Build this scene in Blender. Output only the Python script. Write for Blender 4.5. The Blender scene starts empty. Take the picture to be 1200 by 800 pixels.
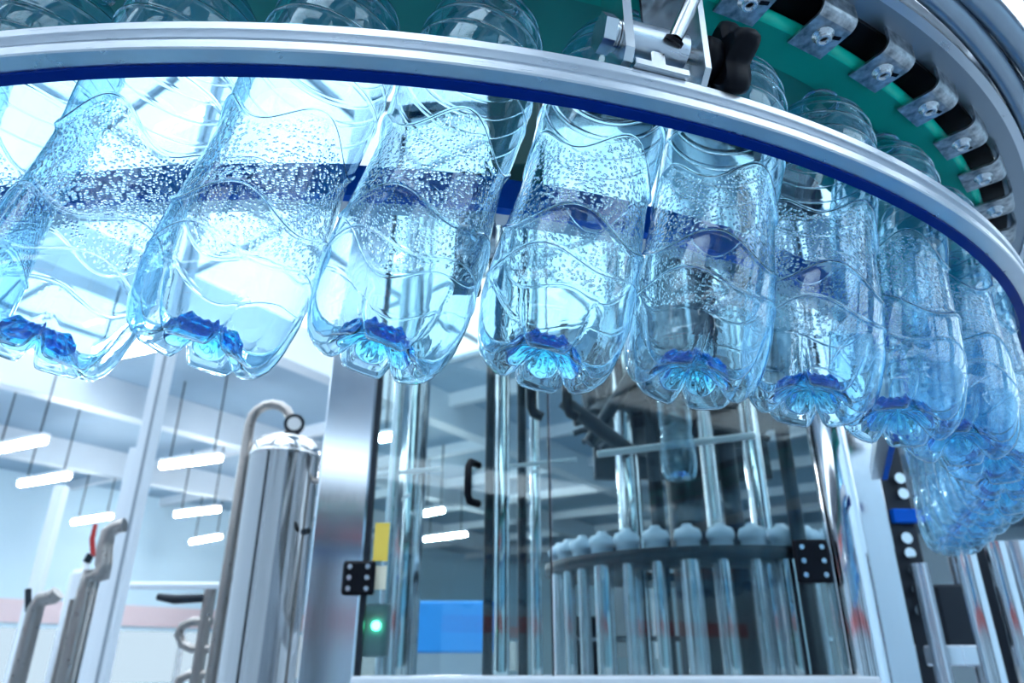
import bpy, math, random
import numpy as np
from mathutils import Vector, Matrix

scene = bpy.context.scene
col = scene.collection
PI = math.pi

# ------------------------------------------------------------------ camera
CAMZ = 1.25
PITCH = math.atan(834.6 / 1898.0)
FPX = 834.6
cd = bpy.data.cameras.new('camera')
cam = bpy.data.objects.new('camera', cd); col.objects.link(cam)
cam.location = (0, 0, CAMZ)
cam.rotation_euler = (PI / 2 + PITCH, 0, 0)
cd.sensor_width = 36; cd.lens = 36 * FPX / 1200
cd.clip_start = 0.02; cd.clip_end = 200
cd.dof.use_dof = True; cd.dof.focus_distance = 0.47; cd.dof.aperture_fstop = 9.0
scene.camera = cam

# ------------------------------------------------------------------ world, exposure, light paths
w = bpy.data.worlds.new('world'); scene.world = w; w.use_nodes = True
bg = w.node_tree.nodes['Background']
bg.inputs[0].default_value = (0.80, 0.91, 1.0, 1); bg.inputs[1].default_value = 1.3
vs = scene.view_settings
vs.view_transform = 'Standard'; vs.look = 'None'; vs.gamma = 1.0; vs.use_curve_mapping = False
vs.exposure = 1.95
cy = scene.cycles
cy.max_bounces = 28; cy.transmission_bounces = 26; cy.glossy_bounces = 10
cy.diffuse_bounces = 4; cy.transparent_max_bounces = 24
cy.sample_clamp_indirect = 6.0

# ------------------------------------------------------------------ helpers
def ray(px, py):
    v = (px - 600, 400 - py, FPX)
    c, s = math.cos(PITCH), math.sin(PITCH)
    return Vector((v[0], v[2] * c - v[1] * s, v[1] * c + v[2] * s))
def at(px, py, Y):            # point of the sight line through a photo pixel at the distance Y ahead
    d = ray(px, py); return d * (Y / d.y) + Vector((0, 0, CAMZ))
def atz(px, py, Z):           # same, at the height Z
    d = ray(px, py); return d * ((Z - CAMZ) / d.z) + Vector((0, 0, CAMZ))

class MB:
    def __init__(s): s.v = []; s.f = []; s.sm = []
    def add(s, vs, fs, smooth=False):
        o = len(s.v); s.v += [tuple(p) for p in vs]
        for f in fs: s.f.append([i + o for i in f]); s.sm.append(smooth)
        return s
    def box(s, c, d, rot=None, bev=0.0):
        c = Vector(c); hx, hy, hz = d[0] / 2, d[1] / 2, d[2] / 2
        if bev <= 0:
            p = [Vector((x, y, z)) for x in (-hx, hx) for y in (-hy, hy) for z in (-hz, hz)]
            f = [(0, 1, 3, 2), (4, 6, 7, 5), (0, 4, 5, 1), (2, 3, 7, 6), (0, 2, 6, 4), (1, 5, 7, 3)]
        else:
            b = min(bev, hx * .9, hy * .9, hz * .9)
            p = []; f = []
            def ringz(z, e):
                o = len(p); a, bb = hx - e, hy - e
                q = [(-a + b, -bb), (a - b, -bb), (a, -bb + b), (a, bb - b), (a - b, bb), (-a + b, bb), (-a, bb - b), (-a, -bb + b)]
                p.extend(Vector((x, y, z)) for x, y in q); return o
            r = [ringz(-hz, b * .6), ringz(-hz + b, 0), ringz(hz - b, 0), ringz(hz, b * .6)]
            f.append(tuple(r[0] + i for i in range(7, -1, -1)))
            for k in range(3):
                for i in range(8):
                    j = (i + 1) % 8; f.append((r[k] + i, r[k] + j, r[k + 1] + j, r[k + 1] + i))
            f.append(tuple(r[3] + i for i in range(8)))
        if rot is not None: p = [rot @ q for q in p]
        return s.add([q + c for q in p], f)
    def tube(s, pts, r, n=14, caps=True, closed=False):
        pts = [Vector(p) for p in pts]; m = len(pts)
        rr = r if isinstance(r, (list, tuple)) else [r] * m
        up = None; V = []
        for i, p in enumerate(pts):
            a = pts[max(i - 1, 0)]; b = pts[min(i + 1, m - 1)]
            if closed: a = pts[i - 1]; b = pts[(i + 1) % m]
            t = (b - a)
            if t.length < 1e-9: t = Vector((0, 0, 1))
            t.normalize()
            if up is None:
                up = Vector((0, 0, 1)) if abs(t.z) < .9 else Vector((1, 0, 0))
            x = up - t * up.dot(t)
            if x.length < 1e-6: x = t.orthogonal()
            x.normalize(); y = t.cross(x); up = x
            for k in range(n):
                an = 2 * PI * k / n
                V.append(p + (x * math.cos(an) + y * math.sin(an)) * rr[i])
        F = []
        for i in range(m if closed else m - 1):
            i2 = (i + 1) % m
            for k in range(n):
                k2 = (k + 1) % n; F.append((i * n + k, i * n + k2, i2 * n + k2, i2 * n + k))
        s.add(V, F, True)
        if caps and not closed:
            s.add(V[:n], [tuple(range(n - 1, -1, -1))]); s.add(V[-n:], [tuple(range(n))])
        return s
    def cyl(s, a, b, r, n=20): return s.tube([a, b], r, n)
    def lathe(s, prof, n=32, M=None):    # prof: (r, z) list
        V = []; F = []
        for r, z in prof:
            for k in range(n):
                a = 2 * PI * k / n; V.append(Vector((r * math.cos(a), r * math.sin(a), z)))
        for i in range(len(prof) - 1):
            for k in range(n):
                k2 = (k + 1) % n; F.append((i * n + k, i * n + k2, (i + 1) * n + k2, (i + 1) * n + k))
        if M is not None: V = [M @ v for v in V]
        return s.add(V, F, True)
    def prism(s, poly, h, M, smooth=False):       # poly in local xy, extruded 0..h on local z
        n = len(poly)
        V = [M @ Vector((x, y, 0)) for x, y in poly] + [M @ Vector((x, y, h)) for x, y in poly]
        s.add(V, [tuple(range(n - 1, -1, -1)), tuple(range(n, 2 * n))])
        return s.add(V, [(i, (i + 1) % n, n + (i + 1) % n, n + i) for i in range(n)], smooth)
    def build(s, name, mat, parent=None):
        me = bpy.data.meshes.new(name); me.from_pydata(s.v, [], s.f); me.update()
        me.polygons.foreach_set('use_smooth', s.sm)
        me.materials.append(mat)
        o = bpy.data.objects.new(name, me); col.objects.link(o)
        if parent: o.parent = parent; o.matrix_parent_inverse = Matrix()
        return o

def tag(o, label=None, cat=None, group=None, kind=None):
    if label: o['label'] = label
    if cat: o['category'] = cat
    if group: o['group'] = group
    if kind: o['kind'] = kind
    return o
def thing(name, label, cat, loc=(0, 0, 0), group=None, mat=None):
    o = bpy.data.objects.new(name, None); col.objects.link(o)
    o.location = loc
    if mat is not None: o.matrix_world = mat
    return tag(o, label, cat, group)
def rel(o, root):             # mesh built in world coordinates: hang it under a root placed by translation
    o.parent = root; o.matrix_parent_inverse = Matrix.Translation(-root.location)
    return o
def struct(name, mb, mat): return tag(mb.build(name, mat), kind='structure')

# ------------------------------------------------------------------ materials
def newmat(name):
    m = bpy.data.materials.new(name); m.use_nodes = True
    nt = m.node_tree; b = nt.nodes['Principled BSDF']; return m, nt, b
def N(nt, t, **kw):
    n = nt.nodes.new(t)
    for k, v in kw.items(): setattr(n, k, v)
    return n
def plain(name, c, rough=.5, metal=0, noise=0.0, scale=20, bump=0, spec=.5):
    m, nt, b = newmat(name)
    b.inputs['Base Color'].default_value = (*c, 1); b.inputs['Roughness'].default_value = rough
    b.inputs['Metallic'].default_value = metal; b.inputs['Specular IOR Level'].default_value = spec
    if noise or bump:
        tc = N(nt, 'ShaderNodeTexCoord'); no = N(nt, 'ShaderNodeTexNoise')
        no.inputs['Scale'].default_value = scale; no.inputs['Detail'].default_value = 5
        nt.links.new(tc.outputs['Object'], no.inputs['Vector'])
        if noise:
            mx = N(nt, 'ShaderNodeMixRGB'); mx.blend_type = 'MIX'
            mx.inputs[1].default_value = (*[max(0, k * (1 - noise)) for k in c], 1)
            mx.inputs[2].default_value = (*[min(1, k * (1 + noise)) for k in c], 1)
            nt.links.new(no.outputs['Fac'], mx.inputs[0]); nt.links.new(mx.outputs[0], b.inputs['Base Color'])
        if bump:
            bp = N(nt, 'ShaderNodeBump'); bp.inputs['Strength'].default_value = bump; bp.inputs['Distance'].default_value = .002
            nt.links.new(no.outputs['Fac'], bp.inputs['Height']); nt.links.new(bp.outputs[0], b.inputs['Normal'])
    return m
def steel(name, c, rough, stretch=(60, 60, 2), amount=.12, scale=8):
    m, nt, b = newmat(name)
    b.inputs['Base Color'].default_value = (*c, 1); b.inputs['Metallic'].default_value = 1
    tc = N(nt, 'ShaderNodeTexCoord'); mp = N(nt, 'ShaderNodeMapping'); mp.inputs['Scale'].default_value = stretch
    no = N(nt, 'ShaderNodeTexNoise'); no.inputs['Scale'].default_value = scale; no.inputs['Detail'].default_value = 4
    mr = N(nt, 'ShaderNodeMapRange'); mr.inputs['To Min'].default_value = max(.02, rough - amount); mr.inputs['To Max'].default_value = rough + amount
    nt.links.new(tc.outputs['Object'], mp.inputs[0]); nt.links.new(mp.outputs[0], no.inputs['Vector'])
    nt.links.new(no.outputs['Fac'], mr.inputs['Value']); nt.links.new(mr.outputs[0], b.inputs['Roughness'])
    mx = N(nt, 'ShaderNodeMixRGB'); mx.inputs[1].default_value = (*[k * .88 for k in c], 1); mx.inputs[2].default_value = (*c, 1)
    nt.links.new(no.outputs['Fac'], mx.inputs[0]); nt.links.new(mx.outputs[0], b.inputs['Base Color'])
    return m
def worn(name):               # dull handled steel with dark smears and light scuffs
    m, nt, b = newmat(name); b.inputs['Metallic'].default_value = 1
    tc = N(nt, 'ShaderNodeTexCoord'); no = N(nt, 'ShaderNodeTexNoise'); no.inputs['Scale'].default_value = 95; no.inputs['Detail'].default_value = 6
    cr = N(nt, 'ShaderNodeValToRGB'); e = cr.color_ramp.elements
    e[0].position = .34; e[0].color = (.20, .22, .24, 1); e[1].position = .62; e[1].color = (.66, .68, .69, 1)
    mr = N(nt, 'ShaderNodeMapRange'); mr.inputs['To Min'].default_value = .5; mr.inputs['To Max'].default_value = .22
    nt.links.new(tc.outputs['Object'], no.inputs['Vector']); nt.links.new(no.outputs['Fac'], cr.inputs[0]); nt.links.new(cr.outputs[0], b.inputs['Base Color'])
    nt.links.new(no.outputs['Fac'], mr.inputs['Value']); nt.links.new(mr.outputs[0], b.inputs['Roughness']); return m
def emit(name, c, s):
    m, nt, b = newmat(name)
    b.inputs['Base Color'].default_value = (*c, 1)
    b.inputs['Emission Color'].default_value = (*c, 1); b.inputs['Emission Strength'].default_value = s
    return m
def pane_mat(name, tint, gloss=1.0):      # flat sheet glass: clear with a tint, mirror-like at grazing angles
    m = bpy.data.materials.new(name); m.use_nodes = True; nt = m.node_tree; nt.nodes.clear()
    out = N(nt, 'ShaderNodeOutputMaterial'); tr = N(nt, 'ShaderNodeBsdfTransparent'); gl = N(nt, 'ShaderNodeBsdfGlossy')
    tr.inputs[0].default_value = (*tint, 1); gl.inputs['Roughness'].default_value = .01
    fr = N(nt, 'ShaderNodeFresnel'); fr.inputs[0].default_value = 1.5
    mu = N(nt, 'ShaderNodeMath', operation='MULTIPLY'); mu.inputs[1].default_value = gloss
    mx = N(nt, 'ShaderNodeMixShader')
    nt.links.new(fr.outputs[0], mu.inputs[0]); nt.links.new(mu.outputs[0], mx.inputs[0])
    nt.links.new(tr.outputs[0], mx.inputs[1]); nt.links.new(gl.outputs[0], mx.inputs[2]); nt.links.new(mx.outputs[0], out.inputs[0])
    return m
def bottle_plastic():
    m = bpy.data.materials.new('bottle_plastic'); m.use_nodes = True; nt = m.node_tree; nt.nodes.clear()
    out = N(nt, 'ShaderNodeOutputMaterial'); g = N(nt, 'ShaderNodeBsdfGlass')
    g.inputs['Color'].default_value = (.858, .955, .998, 1); g.inputs['IOR'].default_value = 1.5; g.inputs['Roughness'].default_value = 0
    tc = N(nt, 'ShaderNodeTexCoord'); vo = N(nt, 'ShaderNodeTexVoronoi'); vo.inputs['Scale'].default_value = 400
    no = N(nt, 'ShaderNodeTexNoise'); no.inputs['Scale'].default_value = 45; no.inputs['Detail'].default_value = 3
    at_ = N(nt, 'ShaderNodeAttribute'); at_.attribute_name = 'dimple_zone'
    mr = N(nt, 'ShaderNodeMapRange'); mr.interpolation_type = 'SMOOTHSTEP'
    mr.inputs['From Min'].default_value = .15; mr.inputs['From Max'].default_value = .5
    mr.inputs['To Min'].default_value = 1; mr.inputs['To Max'].default_value = 0
    m1 = N(nt, 'ShaderNodeMath', operation='MULTIPLY'); m2 = N(nt, 'ShaderNodeMath', operation='MULTIPLY_ADD'); m2.inputs[1].default_value = .10
    bp = N(nt, 'ShaderNodeBump'); bp.inputs['Strength'].default_value = 1.0; bp.inputs['Distance'].default_value = .00034
    L = nt.links.new
    L(tc.outputs['Object'], vo.inputs['Vector']); L(tc.outputs['Object'], no.inputs['Vector'])
    L(vo.outputs['Distance'], mr.inputs['Value']); L(mr.outputs[0], m1.inputs[0]); L(at_.outputs['Fac'], m1.inputs[1])
    L(no.outputs['Fac'], m2.inputs[0]); L(m1.outputs[0], m2.inputs[2]); L(m2.outputs[0], bp.inputs['Height'])
    L(bp.outputs[0], g.inputs['Normal']); L(g.outputs[0], out.inputs[0])
    return m
def core_plastic():
    m = bpy.data.materials.new('thick_blue_plastic'); m.use_nodes = True; nt = m.node_tree; nt.nodes.clear()
    out = N(nt, 'ShaderNodeOutputMaterial'); g = N(nt, 'ShaderNodeBsdfGlass')
    g.inputs['Color'].default_value = (.86, .96, 1, 1); g.inputs['IOR'].default_value = 1.5; g.inputs['Roughness'].default_value = 0
    va = N(nt, 'ShaderNodeVolumeAbsorption'); va.inputs['Color'].default_value = (.0, .875, .968, 1); va.inputs['Density'].default_value = 380
    nt.links.new(va.outputs[0], out.inputs['Volume'])
    nt.links.new(g.outputs[0], out.inputs[0]); return m

M = dict(
    plastic=bottle_plastic(), core=core_plastic(),
    alu=steel('brushed_aluminium', (.80, .84, .88), .30, (3, 3, 80), .08, 12),
    blue=plain('blue_guide_plastic', (.0, .12, .66), .4, spec=.12),
    green=plain('green_belt', (.004, .45, .36), .45, noise=.2, scale=14, bump=.15, spec=.2),
    teal=plain('dark_green_plate', (.003, .28, .25), .4, noise=.2, scale=10, spec=.3),
    shadeblue=plain('shaded_blue_plastic', (.0, .032, .30), .4, spec=.12),  # same plastic as the blue strip, underside shade put into the colour
    greentube=plain('bright_green_tube', (.01, .85, .58), .22, noise=.15, scale=30),
    castiron=worn('worn_steel'),
    bolt=steel('bolt_steel', (.75, .78, .80), .22, (10, 10, 10), .05, 10),
    ringm=steel('ring_steel', (.36, .41, .46), .38, (10, 10, 10), .12, 9),
    black=plain('black_plastic', (.004, .005, .009), .4, spec=.15),
    dark=plain('dark_metal', (.03, .038, .05), .42, .3, spec=.2),
    hose=steel('grey_hose', (.38, .45, .52), .34, (8, 8, 8), .08, 10),
    chrome=steel('polished_steel', (.86, .89, .92), .07, (30, 30, 1), .04, 5),
    steel=steel('brushed_stainless', (.74, .79, .84), .25, (40, 40, 1), .08, 8),
    poststeel=steel('satin_stainless', (.70, .75, .80), .13, (40, 40, 1), .04, 8),
    tank=steel('tank_stainless', (.74, .73, .72), .09, (20, 20, 1), .04, 5),
    pipe=steel('dull_pipe', (.47, .43, .40), .30, (10, 10, 10), .08, 6),
    glass=pane_mat('door_glass', (.85, .945, .945), 1.0),
    skyglass=pane_mat('skylight_glazing', (.94, .97, 1.0), .6),
    frost=pane_mat('frosted_film_glazing', (.40, .425, .44), .6),
    white=plain('white_paint', (.80, .84, .88), .45),
    beam=plain('beam_paint', (.72, .78, .83), .5, noise=.05, scale=2),
    deck=plain('ceiling_sheet', (.34, .48, .60), .6, noise=.08, scale=1.5),
    wall=plain('pale_blue_wall', (.68, .87, .97), .6, noise=.04, scale=.6),
    floor=plain('grey_floor', (.24, .29, .34), .35, noise=.08, scale=1),
    slate=plain('slate_paint', (.10, .13, .17), .5),
    red=plain('red_stripe_paint', (.85, .16, .14), .5),
    pink=plain('faded_red_paint', (.86, .68, .70), .6),
    redh=plain('red_handle', (.55, .03, .03), .35),
    yellow=plain('yellow_label', (.95, .68, .10), .5),
    cream=plain('cream_label', (.85, .80, .62), .5),
    dial=plain('gauge_dial', (.85, .86, .86), .4),
    crate=plain('blue_crate_plastic', (.03, .30, .75), .4),
    grey=plain('grey_plastic', (.30, .35, .40), .5),
    tube=emit('lamp_tube', (.90, .96, 1.0), 30.0),
    valve=plain('pale_dome_enamel', (.62, .76, .90), .25),  # for the domes that stand in for a reflected row
    dgreen=plain('dark_green_paint', (.006, .05, .05), .5, spec=.2),
    led=emit('green_led', (.08, .9, .45), 4.0),
)

# ------------------------------------------------------------------ hall
AZ = math.radians(33)
A2 = Vector((math.sin(AZ), math.cos(AZ), 0)); B2 = Vector((math.cos(AZ), -math.sin(AZ), 0))
HZ = CAMZ + 5.6
def hb(a0, a1, b0, b1, z0, z1, mb=None):       # box in hall axes
    mb = mb or MB()
    R = Matrix((B2, A2, Vector((0, 0, 1)))).transposed()
    c = A2 * ((a0 + a1) / 2) + B2 * ((b0 + b1) / 2) + Vector((0, 0, (z0 + z1) / 2))
    return mb.box(c, (b1 - b0, a1 - a0, z1 - z0), R)
struct('floor', hb(-14, 42, -27, 18, -.1, 0), M['floor'])
wl = hb(-14, 42, -27, -26.7, 0, .3); hb(-14, 42, -27, -26.7, 2.05, HZ, wl)
struct('wall_left', wl, M['wall'])
wdw = struct('window_21', hb(-14, 42, -26.9, -26.88, .3, 2.05), M['frost'])
for k in range(15): hb(-14 + k * 4 - .06, -14 + k * 4 + .06, -26.95, -26.75, .3, 2.05).build('mullion', M['white'], wdw)
struct('wall_far', hb(42, 42.3, -27, 18, 0, HZ), M['wall'])
wb = hb(-14.3, -14, -27, 18, 0, 5.25); hb(-14.3, -14, -27, 18, 5.95, HZ, wb)
struct('wall_behind', wb, M['wall'])
struct('wall_right', hb(-14, 42, 18, 18.3, 0, HZ), M['wall'])
struct('window_20', hb(-14.2, -14.15, -27, 18, 5.25, 5.95), M['skyglass'])
struct('trim_20', hb(-14, -13.88, -27, 18, 3.95, 5.2), M['slate'])
for k, (b0, b1) in enumerate(((-19, -16.5), (-12, -10.6), (-7, -5.2), (-3.2, -2.2), (.6, 2.6), (5.5, 7), (10, 13))):  # unseen dark panels added for steel and bottles to reflect
    struct('door_%d' % (k + 1), hb(-14, -13.9, b0, b1, 0, 3.3), M['dark'])
# ceiling: sheet strips along A with skylight strips between them
deck = MB(); sky_rows = []
cells_b = [(-27, -19), (-19, -16.4), (-16.4, -9.4), (-9.4, -1), (-1, 6), (6, 18)]
SKY = []
def deckcell(b0, b1, holes):
    a = -14
    for (h0, h1) in holes:
        hb(a, h0, b0, b1, HZ, HZ + .08, deck); SKY.append((h0, h1, b0, b1)); a = h1
    hb(a, 42, b0, b1, HZ, HZ + .08, deck)
deckcell(-27, -16, [(-13, 4)])  # skylight out of view, added to light the left wall
deckcell(-16, -11, [(-8, 7)])
deckcell(-11, -10, [])
deckcell(-10, -2.4, [(-10, -6.5), (-5, 10.8)])
deckcell(-2.4, -1.6, [])
deckcell(-1.6, 3, [(-10, -6.5), (-5, 1), (3.2, 9.5)])
deckcell(3, 5, [])
deckcell(5, 9, [(-10, -4), (-1, 6), (9, 30)])  # out-of-view skylights added to brighten the right side
deckcell(9, 18, [(-10, 6), (9, 30)])  # likewise added out of view for more light
struct('ceiling', deck, M['deck'])
for i, (a0, a1, b0, b1) in enumerate(SKY):
    wdw = struct('window_%d' % (i + 1), hb(a0, a1, b0, b1, HZ + .02, HZ + .03), M['skyglass'])
    na = max(1, round((a1 - a0) / 2.6)); nb = max(1, round((b1 - b0) / 2.6))
    for k in range(na + 1):
        a = a0 + (a1 - a0) * k / na; hb(a - .03, a + .03, b0, b1, HZ - .06, HZ + .02).build('glazing_bar', M['grey'], wdw)
    for k in range(nb + 1):
        b = b0 + (b1 - b0) * k / nb; hb(a0, a1, b - .03, b + .03, HZ - .06, HZ + .02).build('glazing_bar', M['grey'], wdw)
n = 0
for b in (-21.5, -15.6, -10, -2, 4):
    n += 1; struct('trim_%d' % n, hb(-14, 42, b - .2, b + .2, HZ - .75, HZ - .002), M['beam'])
for a in (12.5, 16, 19.5, 23, 27, 31, 36):
    n += 1; struct('trim_%d' % n, hb(a - .1, a + .1, -26.7, 18, HZ - .3, HZ - .002), M['beam'])
n += 1; struct('trim_%d' % n, hb(-14, 42, -26.7, -26.62, 2.2, 2.9), M['pink'])
n += 1; struct('trim_%d' % n, hb(-14, -13.92, -20, 18, 3.45, 3.85), M['red'])
n += 1; struct('trim_%d' % n, hb(-14, -13.92, -20, 18, 1.75, 2.15), M['red'])

# hanging tube lamps: photo pixel of the two tube ends
LH = CAMZ + 3.7
lamps = [((-8, 528), (52, 516), 'bright tube lamp hanging highest at the left edge of the hall'),
         ((24, 567), (80, 558), 'tube lamp just below and right of the lamp at the left edge'),
         ((190, 546), (258, 537), 'longest tube lamp, beside the bent pipe of the steel tank'),
         ((206, 603), (256, 597), 'tube lamp below the longest lamp, left of the steel tank'),
         ((224, 635), (258, 629), 'lowest tube lamp left of the steel tank'),
         ((86, 612), (130, 605), 'tube lamp above the red valve handle'),
         ((120, 418), (182, 405), 'tube lamp between the two leftmost hanging bottle bases'),
         ((446, 514), (497, 507), 'tube lamp seen through the upper left of the glass door'),
         ((498, 632), (546, 626), 'tube lamp seen low through the glass door, right of the yellow label'),
         ((498, 602), (519, 598), 'short tube lamp seen through the glass door above another lamp')]
for (p0, p1, lab) in lamps:
    a = atz(*p0, LH); b = atz(*p1, LH)
    if (b - a).length > 2.6:
        c = (a + b) / 2; dlt = (b - a).normalized() * 1.3; a, b = c - dlt, c + dlt
    c = (a + b) / 2
    t = thing('tube_lamp', lab, 'lamp', c + Vector((0, 0, .06)), 'tube lamps hanging in the hall')
    rel(MB().tube([a, b], .065, 10).build('tube', M['tube']), t)
    d = (b - a); L_ = d.length; d.normalize(); yv = Vector((0, 0, 1)).cross(d)
    R = Matrix((d, yv, Vector((0, 0, 1)))).transposed()
    rel(MB().box(c + Vector((0, 0, .105)), (L_ * 1.03, .16, .07), R).build('housing', M['white']), t)
    for sg in (-.38, .38):
        q = c + d * L_ * sg; rel(MB().cyl(q + Vector((0, 0, .12)), Vector((q.x, q.y, HZ)), .018, 6).build('hanger_rod', M['dark']), t)

# ------------------------------------------------------------------ conveyor track geometry
S = .32
CX, CY = -.6703 * S, 4.141 * S
K2, K3 = -.1705, -.10
def dr(th):
    u = max(th + PI / 2 - .4, -.6); return (K2 * u * u + K3 * u ** 3) * S
RM, THS = .9636, math.radians(-30)
def arc(th): return Vector((CX + (RM + dr(th)) * math.cos(th), CY + (RM + dr(th)) * math.sin(th), 0))
def tang(th):
    return (arc(th + .001) - arc(th - .001)).normalized()
def frame(th):                # centre line of the track: an arc that runs out straight past THS
    if th <= THS: c, t_ = arc(th), tang(th)
    else:
        t_ = tang(THS); c = arc(THS) + t_ * ((th - THS) * RM)
    return c, t_, Vector((t_.y, -t_.x, 0))
def tp(th, r, z):             # point of the track: angle, nominal radius, height above the camera
    c, t_, n_ = frame(th); p = c + n_ * (r - RM); p.z = CAMZ + z; return p
def sweep(prof, th0, th1, n, smooth_edges=False):
    mb = MB(); V = []; m = len(prof)
    for i in range(n + 1):
        th = th0 + (th1 - th0) * i / n
        for (r, z) in prof: V.append(tp(th, r, z))
    for j in range(m):
        j2 = (j + 1) % m; F = []
        # own vertices per strip keep the profile edges crisp
        vs_ = []
        for i in range(n + 1): vs_ += [V[i * m + j], V[i * m + j2]]
        F = [(2 * i, 2 * i + 1, 2 * i + 3, 2 * i + 2) for i in range(n)]
        mb.add(vs_, F, True)
    mb.add(V[:m], [tuple(range(m))]); mb.add(V[-m:], [tuple(range(m - 1, -1, -1))])
    return mb
TH0, TH1 = math.radians(-140), math.radians(3)
RJ = 1.012

# outer guide rail: aluminium channel with a grooved outer face and a blue wear strip inside
o_prof = [(RJ, .3195), (RJ + .0115, .3195), (RJ + .0125, .3205), (RJ + .0125, .3260), (RJ + .0120, .3265), (RJ + .0072, .3272), (RJ + .0072, .3335),
          (RJ + .0120, .3342), (RJ + .0125, .3348), (RJ + .0125, .3400), (RJ + .0115, .3408), (RJ, .3408)]
t = thing('guide_rail', 'curved brushed aluminium guide rail with grooved face, sweeping across in front of the bottles', 'rail', tp(-PI / 2, RJ, .3195))
rel(sweep(o_prof, TH0, TH1, 150).build('rail_profile', M['alu']), t)
rel(tag(sweep([(RJ - .0085, .3180), (RJ - .0002, .3180), (RJ - .0002, .3400), (RJ - .0085, .3400)], TH0, TH1, 150).build('wear_strip', M['shadeblue']), 'blue plastic strip with its underside shade in the colour'), t)
RI = .888
t = thing('guide_rail', 'inner guide rail with blue strip, curving behind the hanging bottles', 'rail', tp(-PI / 2, RI, .318))
rel(sweep([(RI - .0125, .3195), (RI - .009, .3195), (RI - .009, .3440), (RI - .0125, .3440)], TH0, TH1, 150).build('rail_backing', M['alu']), t)
rel(sweep([(RI - .028, .3190), (RI - .0127, .3190), (RI - .0127, .3420), (RI - .028, .3420)], TH0, TH1, 150).build('rail_profile', M['alu']), t)
rel(tag(sweep([(RI - .0085, .3165), (RI, .3165), (RI, .3440), (RI - .0085, .3440)], TH0, TH1, 150).build('wear_strip', M['blue']), 'blue plastic strip'), t)

# overhead carrier
ZB = 1.4228 * S           # bracket bolt height above camera
BELT = ZB + .006
RB = 3.1675 * S
t = thing('carrier_conveyor', 'overhead green belt carrier with steel clips curving above the bottles', 'conveyor', tp(-PI / 2, .94, BELT))
rel(sweep([(.966, BELT), (.998, BELT), (.998, BELT + .012), (.966, BELT + .012)], TH0, TH1, 120).build('belt', M['green']), t)
rel(tag(sweep([(.885, BELT + .004), (.9655, BELT + .004), (.9655, BELT + .014), (.885, BELT + .014)], TH0, TH1, 120).build('guide_plate', M['teal']), 'darker green plate'), t)
rel(tag(MB().tube([tp(TH0 + (TH1 - TH0) * i / 120, RB - .0145, ZB + .012) for i in range(121)], .0062, 12).build('tube', M['greentube']), 'bright green round tube'), t)
rel(sweep([(RB + .014, ZB + .022), (RB + .041, ZB + .022), (RB + .041, ZB + .040), (RB + .014, ZB + .040)], TH0, TH1, 140).build('ring_plate', M['ringm']), t)
rel(sweep([(RB + .0345, ZB + .0195), (RB + .042, ZB + .0195), (RB + .042, ZB + .0218), (RB + .0345, ZB + .0218)], TH0, TH1, 140).build('ring_lip', M['alu']), t)
rel(sweep([(.980, BELT + .0125), (RB + .0135, BELT + .0125), (RB + .0135, BELT + .07), (.980, BELT + .07)], TH0, TH1, 100).build('housing', M['black']), t)
def local(th, r, z):          # frame at the track: x along the track, y outward, z up
    c_, et, er = frame(th)
    mt = Matrix((et, er, Vector((0, 0, 1)))).transposed().to_4x4(); mt.translation = tp(th, r, z); return mt
def bracket_mesh():
    mb = MB(); hw = .019; th_ = .0022; pr = []
    # side profile (outward, up): flat foot then a rounded bend up
    pr = [(-.019, 0), (.010, 0)]
    for k in range(1, 7):
        a = PI / 2 * k / 6; pr.append((.010 + .010 * math.sin(a), .010 - .010 * math.cos(a)))
    pr.append((.020, .026))
    inn = [(-.019, th_), (.010, th_)]
    for k in range(1, 7):
        a = PI / 2 * k / 6; inn.append((.010 + (.010 - th_) * math.sin(a), .010 - (.010 - th_) * math.cos(a)))
    inn.append((.020 - th_, .026))
    n = len(pr); V = []
    for x in (-hw, hw):
        V += [Vector((x, y, z)) for y, z in pr] + [Vector((x, y, z)) for y, z in inn]
    F = []
    for i in range(n - 1):
        F.append((i, i + 1, 2 * n + i + 1, 2 * n + i)); F.append((n + i + 1, n + i, 3 * n + i, 3 * n + i + 1))
        F.append((i, n + i, n + i + 1, i + 1)); F.append((2 * n + i, 2 * n + i + 1, 3 * n + i + 1, 3 * n + i))
    F.append((0, 2 * n, 3 * n, n)); F.append((n - 1, 2 * n - 1, 4 * n - 1, 3 * n - 1))
    mb.add(V, F); return mb
br0 = bracket_mesh().build('clip', M['castiron'])
bl = MB().lathe([(.0030, -.0022), (.0032, -.0062), (.0054, -.0066), (.0062, -.0056), (.0062, -.0010), (.0086, -.0010), (.0086, 0)], 18).build('bolt', M['bolt'], br0)
slot = MB().box((.0095, .002, -.0003), (.013, .0032, .0006), Matrix.Rotation(.3, 3, 'Z')).build('slot', M['black'], br0)
sock = MB().lathe([(.0031, -.0021), (0, -.0022)], 12).build('socket', M['black'], br0)
protos = []
for k in range(-3, 16):
    th = -1.1708 + .0752 * k
    if th > TH1: break
    if k == -3: b = br0; kids = []
    else:
        b = br0.copy(); col.objects.link(b)
        for ch in (bl, slot, sock):
            c2 = ch.copy(); col.objects.link(c2); c2.parent = b
    b.parent = t; b.matrix_parent_inverse = Matrix.Translation(-t.location)
    b.matrix_basis = local(th, RB, ZB)

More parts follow.
